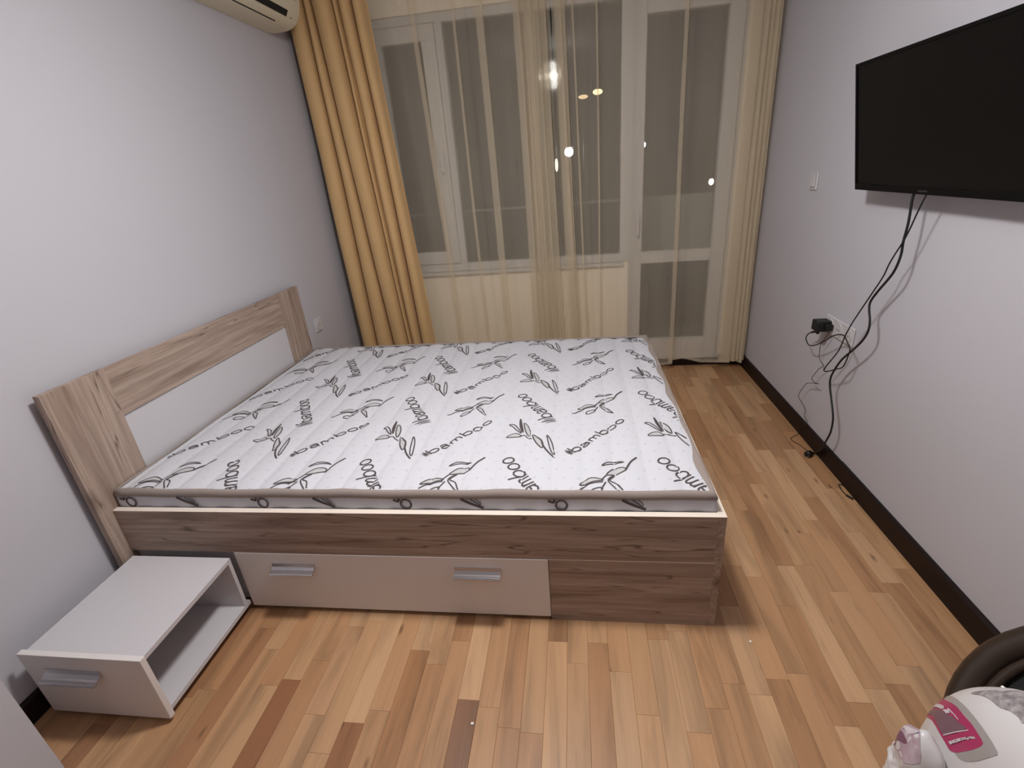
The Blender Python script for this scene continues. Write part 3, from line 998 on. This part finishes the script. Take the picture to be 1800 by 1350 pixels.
tvbox(.022, H - .010, Y0 + .010, Y1 - .010, .003, .016).build('screen', M_SCREEN, tv)
tvbox(.05, H - .08, Y0 + .12, Y1 - .12, .018, .040, .006).build('back_housing', M_TV, tv)
tvbox(.008, .013, .575, .62, -.0006, 0).build('logo_plate', mat('logo_grey', (.03, .03, .032), .4), tv)
b = B(); b.box(XW - .012, XW, .46, .74, 1.38, 1.52); b.build('wall_bracket', M_TV, tv)
b = B(); b.box(2.735, XW - .012, .52, .68, 1.42, 1.48); b.build('bracket_arm', M_TV, tv)

# ------------------------------------------------------------------ cables, adapter, sockets
c1 = [(2.758, .655, 1.245), (2.748, .658, 1.219), (2.749, .652, 1.139), (2.749, .655, 1.075), (2.75, .653, 1.027), (2.75, .673, .965), (2.751, .733, .891), (2.752, .77, .839), (2.752, .767, .807), (2.753, .749, .767), (2.753, .747, .727), (2.754, .774, .678), (2.755, .829, .618), (2.755, .887, .558), (2.756, .928, .495), (2.756, .947, .446), (2.757, .94, .408), (2.758, .914, .364), (2.758, .879, .311), (2.759, .867, .274), (2.759, .867, .217), (2.765, .899, .154), (2.785, .955, .085), (2.794, 1.0, .035), (2.79, 1.03, .008), (2.775, 1.026, .006)]
pc = thing('power_cable', 'thick black television cable hanging down to a loose plug by the baseboard', 'cable', (2.77, 1.02, 0))
B().tube(c1, .0042, 8, smooth=4).build('cord', M_CABLE, pc, True)
B().tube([(2.782, 1.030, .009), (2.770, 1.022, .012), (2.757, 1.012, .013), (2.750, 1.006, .013)], lambda t: .007 + .010 * min(1, t * 2.0), 10, smooth=2).build('plug', M_CABLE, pc, True)
pp = B()
for dy in (-.008, .008):
    pp.tube([(2.752 - dy * .4, 1.006 + dy, .012), (2.738 - dy * .4, .996 + dy, .008)], .0022, 8, smooth=0)
pp.build('plug_pins', M_CHROME, pc)
c2 = [(2.752, .583, 1.245), (2.74, .584, 1.223), (2.741, .606, 1.171), (2.742, .627, 1.115), (2.742, .648, 1.07), (2.743, .673, 1.032), (2.744, .697, .989), (2.745, .716, .943), (2.746, .768, .862), (2.746, .819, .781), (2.747, .855, .724), (2.748, .884, .666), (2.749, .911, .594), (2.75, .955, .533), (2.75, .998, .475), (2.751, 1.0, .46), (2.752, .973, .469), (2.753, .91, .505), (2.754, .872, .528), (2.755, .856, .557), (2.755, .844, .605), (2.756, .848, .623), (2.757, .873, .637), (2.758, .905, .654), (2.759, .939, .652), (2.759, .997, .628), (2.76, 1.061, .583), (2.761, 1.132, .539), (2.762, 1.197, .513), (2.763, 1.234, .521), (2.763, 1.248, .537), (2.764, 1.228, .564), (2.765, 1.178, .589)]
ca = thing('adapter_cable', 'looped black cable between the television and the black power adapter', 'cable', (2.75, .9, .45))
B().tube(c2[:14], .0026, 8, smooth=4).build('cord', M_CABLE, ca, True)
B().tube(c2[13:], .0026, 8, smooth=4).build('cord', M_CABLE, ca, True)
B().tube([(2.765, 1.205, .577), (2.766, 1.172, .591)], .005, 8, smooth=0).build('cable_plug', M_CABLE, ca, True)
c3 = [(2.785, 1.109, .616), (2.785, 1.09, .611), (2.785, 1.122, .564), (2.785, 1.144, .531), (2.785, 1.137, .496), (2.785, 1.135, .474), (2.785, 1.106, .459), (2.785, 1.08, .452), (2.785, 1.116, .423), (2.785, 1.157, .371), (2.785, 1.167, .348), (2.785, 1.128, .344), (2.785, 1.095, .353), (2.785, 1.199, .313), (2.785, 1.231, .277), (2.785, 1.275, .208), (2.785, 1.22, .192), (2.785, 1.181, .178), (2.785, 1.174, .159), (2.785, 1.174, .14), (2.785, 1.135, .125), (2.788, 1.16, .105), (2.794, 1.20, .06), (2.79, 1.22, .006), (2.744, 1.187, .003), (2.744, 1.151, .003), (2.76, 1.122, .003), (2.769, 1.078, .003), (2.776, 1.055, .003)]
cc = thing('thin_wire', 'kinked thin black wire dropping from the power adapter along the wall', 'cable', (2.78, 1.15, 0))
B().tube(c3, .0015, 6, smooth=2).build('cord', M_CABLE, cc, True)
ce = thing('cable_end', 'short black cable end lying on the floor at the baseboard, nearest the camera', 'cable', (2.79, .72, 0))
B().tube([(2.800, .765, .003), (2.796, .772, .003), (2.786, .771, .003), (2.780, .729, .003), (2.782, .690, .003)], .0022, 6, smooth=4).build('cord', M_CABLE, ce, True)
B().tube([(2.782, .692, .004), (2.787, .678, .005), (2.794, .666, .005)], .0048, 8, smooth=2).build('connector', M_CABLE, ce, True)

ws = thing('wall_socket', 'white triple wall socket on the right wall beneath the television cables', 'socket', (XW, 1.07, .63))
B().box(XW - .009, XW, .94, 1.185, .590, .672, .003).build('frame', M_PLASTIC, ws)
for yy in (1.143, 1.0625, .982):
    t_ = B()
    t_.tube([(XW - .012, yy, .631), (XW - .008, yy, .631)], .032, 20, smooth=0)
    t_.build('socket_ring', M_PLASTIC, ws)
    t_ = B()
    for dy in (-.0095, .0095): t_.tube([(XW - .0128, yy + dy, .631), (XW - .011, yy + dy, .631)], .0028, 8, smooth=0)
    t_.build('pin_hole', M_DARK, ws)
pa = thing('power_adapter', 'black power adapter plugged into the wall socket', 'adapter', (2.78, 1.15, .63))
b = B(); b.box(2.742, XW - .013, 1.115, 1.172, .606, .656, .004); b.build('housing', M_CABLE, pa)
b = B(); b.box(2.775, XW - .013, 1.10, 1.118, .615, .645, .003); b.build('plug_shoulder', M_CABLE, pa)
b = B(); b.tube([(2.766, 1.150, .606), (2.766, 1.150, .588)], .008, 8, smooth=0); b.build('strain_relief', M_CABLE, pa)

sl = thing('wall_socket', 'white wall socket on the left wall beside the headboard, near the gold curtain', 'socket', (0, 1.66, .60))
B().box(0, .009, 1.615, 1.705, .555, .640, .003).build('frame', M_PLASTIC, sl)
t_ = B(); t_.tube([(.008, 1.66, .597), (.014, 1.66, .597)], .032, 20, smooth=0); t_.build('socket_ring', M_PLASTIC, sl)
t_ = B()
for dy in (-.0095, .0095): t_.tube([(.0135, 1.66 + dy, .597), (.0146, 1.66 + dy, .597)], .0032, 8, smooth=0)
t_.build('pin_hole', M_DARK, sl)
sw = thing('light_switch', 'small white switch on the right wall between the curtain and the television', 'switch', (XW, 1.54, 1.24))
B().box(XW - .008, XW, 1.507, 1.580, 1.20, 1.28, .003).build('frame', M_PLASTIC, sw)
B().box(XW - .014, XW - .008, 1.520, 1.567, 1.213, 1.267, .003).build('rocker', M_PLASTIC, sw)

# ------------------------------------------------------------------ wheel leaning on the right wall
WC = Vector((2.615, -.561, .272)); WN = Vector((-.82, -.14, .55)).normalized()
e1 = WN.cross(Vector((0, 0, 1))).normalized(); e2 = WN.cross(e1)
def wp(r, a, h=0.0):
    return WC + (e1 * cos(a) + e2 * sin(a)) * r + WN * h
wh = thing('wheel', 'dark wheel with a thick tyre leaning on the right wall behind the white package', 'wheel', (2.45, -.58, 0))
B().tube([wp(.267, 2 * pi * i / 48) for i in range(48)], .029, 14, closed=True, smooth=0).build('tyre', M_TYRE, wh, True)
B().tube([wp(.229, 2 * pi * i / 48) for i in range(48)], .011, 8, closed=True, smooth=0).build('rim', M_TYRE, wh, True)
B().tube([WC - WN * .035, WC + WN * .035], .024, 14, smooth=0).build('hub', M_TYRE, wh, True)
for i in range(12):
    a = 2 * pi * i / 12 + .1
    B().tube([WC + (wp(.023, a + (.5 if i % 2 else -.5)) - WC) + WN * (.02 if i % 2 else -.02), wp(.222, a)], .0042, 6, smooth=0).build('spoke', M_SPOKE, wh)
B().tube([wp(.20, 2 * pi * i / 36, -.02) for i in range(36)], .0, 3, closed=True, smooth=0).bm.free()
disc = B(); disc.tube([WC - WN * .014, WC - WN * .010], .222, 36, smooth=0); disc.build('hub_cover', M_DARK, wh)

# ------------------------------------------------------------------ white package in the foreground
from mathutils import noise as mn
pk = thing('package', 'bulging white printed plastic package with a magenta label, in the right foreground', 'package', (2.36, -.71, 0))
BC, BA, BE = Vector((2.365, -.707, .281)), (.114, .237, .281), 2.513
LCn, LA = Vector((2.241, -.578, .302)), (.031, .05, .122)
def bag_pt(d, lift=0.0):
    r = (abs(d.x / BA[0]) ** BE + abs(d.y / BA[1]) ** BE + abs(d.z / BA[2]) ** BE) ** (-1 / BE)
    r += mn.noise(d * 3.1) * .005 + mn.noise(d * 8.0) * .003 * max(0, -d.x + .1)
    return BC + d * (r + lift)
def lobe_pt(d, lift=0.0):
    r = ((d.x / LA[0]) ** 2 + (d.y / LA[1]) ** 2 + (d.z / LA[2]) ** 2) ** -.5
    r *= 1 + mn.noise(d * 2.6 + Vector((3, 1, 0))) * .20 + mn.noise(d * 5.0) * .10
    return LCn + d * (r + lift)
def blob(fn, name, material, sub, bottom=None):
    bm = bmesh.new()
    bmesh.ops.create_icosphere(bm, subdivisions=sub, radius=1)
    for v in bm.verts:
        q = fn(v.co.normalized())
        q.z = max(q.z, 0.0005)
        v.co = q - pk.location
    for f in bm.faces: f.smooth = True
    me = bpy.data.meshes.new(name); bm.to_mesh(me); bm.free()
    return link(name, me, material, pk)
M_BAG = paint('white_film', (.66, .635, .63), .3, .5)
blob(bag_pt, 'wrapper', M_BAG, 6)
blob(lobe_pt, 'side_gusset', M_BAG, 5)
def patch(name, pts, material, fn, c, lift, cuts=3):
    bm = bmesh.new()
    if fn is lobe_pt: pts = [(LCn.x + (a - 2.252) * .95, b, c_ - .002) for a, b, c_ in pts]
    P_ = catmull([Vector(p) for p in pts], 2, True) if len(pts) > 4 else [Vector(p) for p in pts]
    vs = [bm.verts.new(p) for p in P_]
    es = [bm.edges.new((vs[i], vs[(i + 1) % len(vs)])) for i in range(len(vs))]
    bmesh.ops.triangle_fill(bm, use_beauty=True, edges=es)
    bmesh.ops.subdivide_edges(bm, edges=bm.edges[:], cuts=cuts, use_grid_fill=True)
    for v in bm.verts:
        v.co = fn((v.co - c).normalized(), lift) - pk.location
    bmesh.ops.recalc_face_normals(bm, faces=bm.faces)
    for f in bm.faces: f.smooth = True
    me = bpy.data.meshes.new(name); bm.to_mesh(me); bm.free()
    return link(name, me, material, pk)
def inkline(name, strokes, wd, material, lift=.0018):
    bm = bmesh.new()
    for pts in strokes:
        P_ = catmull([Vector(p) for p in pts], 4)
        prev = None
        for i, q in enumerate(P_):
            d = (P_[min(i + 1, len(P_) - 1)] - P_[max(i - 1, 0)]).normalized()
            nrm = (q - BC).normalized()
            sd_ = d.cross(nrm).normalized() * wd * .5
            cur = [bm.verts.new(bag_pt((r_ - BC).normalized(), lift) - pk.location) for r_ in (q + sd_, q - sd_)]
            if prev: bm.faces.new((prev[0], prev[1], cur[1], cur[0]))
            prev = cur
    me = bpy.data.meshes.new(name); bm.to_mesh(me); bm.free()
    return link(name, me, material, pk)
def streaked(name, c1, c2, sc):
    M = mat(name, c1, .4); t = NT(M)
    t.link(t.mix(t.ramp(t.noise(t.scaled(t.pos(), sc), 1.0, 4, .6), [(.38, 0.0), (.62, 1.0)]), c1, c2), t.b.inputs['Base Color'])
    return M
PK = {
    'label': [(2.306, -0.491, 0.348), (2.285, -0.529, 0.391), (2.274, -0.559, 0.406), (2.269, -0.584, 0.412), (2.267, -0.595, 0.415), (2.267, -0.605, 0.429), (2.271, -0.617, 0.453), (2.275, -0.622, 0.471), (2.28, -0.623, 0.484), (2.283, -0.605, 0.484), (2.286, -0.589, 0.481), (2.289, -0.57, 0.474), (2.296, -0.544, 0.46), (2.303, -0.521, 0.441), (2.319, -0.492, 0.406), (2.315, -0.486, 0.399), (2.31, -0.484, 0.385), (2.306, -0.483, 0.368)],
    'photo': [(2.308, -0.486, 0.368), (2.295, -0.518, 0.411), (2.288, -0.544, 0.437), (2.285, -0.56, 0.451), (2.282, -0.578, 0.462), (2.281, -0.59, 0.468), (2.276, -0.582, 0.444), (2.273, -0.569, 0.415), (2.28, -0.544, 0.407), (2.291, -0.517, 0.391), (2.307, -0.491, 0.354)],
    'light1': [(2.308, -0.483, 0.375), (2.312, -0.487, 0.388), (2.296, -0.525, 0.431), (2.293, -0.526, 0.423), (2.311, -0.49, 0.377)],
    'light2': [(2.292, -0.53, 0.426), (2.291, -0.541, 0.443), (2.288, -0.548, 0.446), (2.287, -0.544, 0.437)],
    'dash1': [(2.293, -0.538, 0.443), (2.288, -0.554, 0.454), (2.287, -0.554, 0.452), (2.292, -0.538, 0.441)],
    'dash2': [(2.288, -0.555, 0.455), (2.284, -0.57, 0.461), (2.284, -0.569, 0.459), (2.287, -0.556, 0.453)],
    'line': [(2.273, -0.57, 0.415), (2.281, -0.594, 0.471), (2.28, -0.595, 0.471), (2.272, -0.571, 0.414)],
    'box': [(2.27, -0.584, 0.42), (2.279, -0.606, 0.475), (2.279, -0.611, 0.477), (2.269, -0.59, 0.422)],
    'band': [(2.323, -0.494, 0.421), (2.302, -0.542, 0.47), (2.293, -0.579, 0.489), (2.287, -0.613, 0.497), (2.283, -0.642, 0.497), (2.279, -0.644, 0.489), (2.271, -0.637, 0.463), (2.266, -0.624, 0.437), (2.266, -0.611, 0.425), (2.267, -0.602, 0.423), (2.267, -0.605, 0.428), (2.271, -0.617, 0.453), (2.275, -0.622, 0.471), (2.28, -0.623, 0.484), (2.283, -0.605, 0.484), (2.286, -0.589, 0.481), (2.29, -0.57, 0.474), (2.296, -0.544, 0.461), (2.304, -0.521, 0.442), (2.321, -0.494, 0.411)],
    'grey': [(2.32, -0.532, 0.483), (2.334, -0.54, 0.502), (2.349, -0.552, 0.518), (2.376, -0.556, 0.522), (2.322, -0.62, 0.542), (2.323, -0.609, 0.539), (2.322, -0.595, 0.533), (2.317, -0.586, 0.525), (2.319, -0.568, 0.516), (2.32, -0.549, 0.501)],
    'lilac': [(2.233, -0.53, 0.356), (2.24, -0.532, 0.372), (2.247, -0.535, 0.382), (2.255, -0.54, 0.389), (2.246, -0.56, 0.405), (2.242, -0.572, 0.404), (2.236, -0.588, 0.39), (2.235, -0.597, 0.373), (2.224, -0.586, 0.352), (2.224, -0.565, 0.353), (2.234, -0.536, 0.335)],
    'mauve': [(2.234, -0.534, 0.344), (2.241, -0.537, 0.354), (2.231, -0.569, 0.382), (2.229, -0.569, 0.374), (2.229, -0.553, 0.354), (2.234, -0.536, 0.335)],
    'pale': [(2.245, -0.538, 0.361), (2.243, -0.55, 0.387), (2.241, -0.567, 0.402), (2.24, -0.574, 0.401), (2.235, -0.564, 0.387)]}
M_MAG = mat('label_magenta', (.42, .045, .13), .35)
M_PALE = mat('print_pale', (.66, .58, .61), .4)
patch('label', PK['label'], M_MAG, bag_pt, BC, .0010)['label'] = 'magenta label'
patch('label_picture', PK['photo'], mat('print_mauve', (.20, .115, .14), .4), bag_pt, BC, .0016)
for k in ('light1', 'light2', 'dash1', 'dash2', 'line', 'box'):
    patch('label_print', PK[k], M_PALE, bag_pt, BC, .0022, 1)
patch('grey_band', PK['band'], mat('print_grey', (.36, .33, .31), .4), bag_pt, BC, .0008, 2)
patch('grey_pattern', PK['grey'], streaked('print_grey_pattern', (.20, .175, .18), (.42, .38, .38), (60, 60, 160)), bag_pt, BC, .0009)
patch('gusset_print', PK['lilac'], streaked('print_lilac', (.42, .29, .36), (.52, .42, .46), (40, 40, 40)), lobe_pt, LCn, .0010)
patch('gusset_print', PK['mauve'], mat('print_dark_mauve', (.20, .09, .13), .4), lobe_pt, LCn, .0016, 2)
patch('gusset_print', PK['pale'], M_PALE, lobe_pt, LCn, .0016, 2)
inkline('lettering', [[(2.271, -.551, .356), (2.271, -.558, .375), (2.27, -.562, .385)], [(2.27, -.562, .383), (2.267, -.571, .381), (2.266, -.573, .369), (2.266, -.57, .361), (2.267, -.565, .356)]], .0032, M_DARK)
inkline('lettering', [[(2.263, -.577, .335), (2.263, -.58, .347), (2.262, -.586, .353)]], .004, M_DARK)
TXT = [[(2.271, -0.588, 0.429), (2.27, -0.592, 0.428)], [(2.27, -0.592, 0.428), (2.27, -0.593, 0.432)], [(2.271, -0.591, 0.436), (2.27, -0.595, 0.435)], [(2.271, -0.591, 0.436), (2.272, -0.593, 0.44)], [(2.272, -0.594, 0.443), (2.271, -0.597, 0.442)], [(2.272, -0.597, 0.441), (2.272, -0.598, 0.445)], [(2.273, -0.596, 0.449), (2.273, -0.6, 0.448)], [(2.273, -0.597, 0.449), (2.274, -0.598, 0.453)], [(2.275, -0.599, 0.455), (2.274, -0.602, 0.454)], [(2.274, -0.602, 0.454), (2.275, -0.603, 0.457)], [(2.276, -0.601, 0.461), (2.275, -0.604, 0.46)], [(2.276, -0.601, 0.461), (2.277, -0.603, 0.464)], [(2.277, -0.603, 0.467), (2.276, -0.606, 0.466)], [(2.276, -0.606, 0.465), (2.277, -0.607, 0.469)], [(2.279, -0.605, 0.472), (2.278, -0.608, 0.471)], [(2.279, -0.605, 0.472), (2.279, -0.607, 0.475)]]
o = inkline('label_lettering', TXT, .0008, mat('print_ink', (.17, .10, .12), .5), .0026); o['kind'] = 'stuff'

# ------------------------------------------------------------------ crumbs on the floor
M_CRUMB = mat('crumb', (.85, .82, .75), .8)
tag(B().box(1.325, 1.333, -.358, -.351, .0, .004, .001).build('crumb', M_CRUMB), 'tiny white crumb on the floor in front of the drawer', 'crumb')
tag(B().box(2.150, 2.157, -.058, -.051, .0, .004, .001).build('crumb', M_CRUMB), 'tiny white crumb on the floor off the foot corner of the bed', 'crumb')
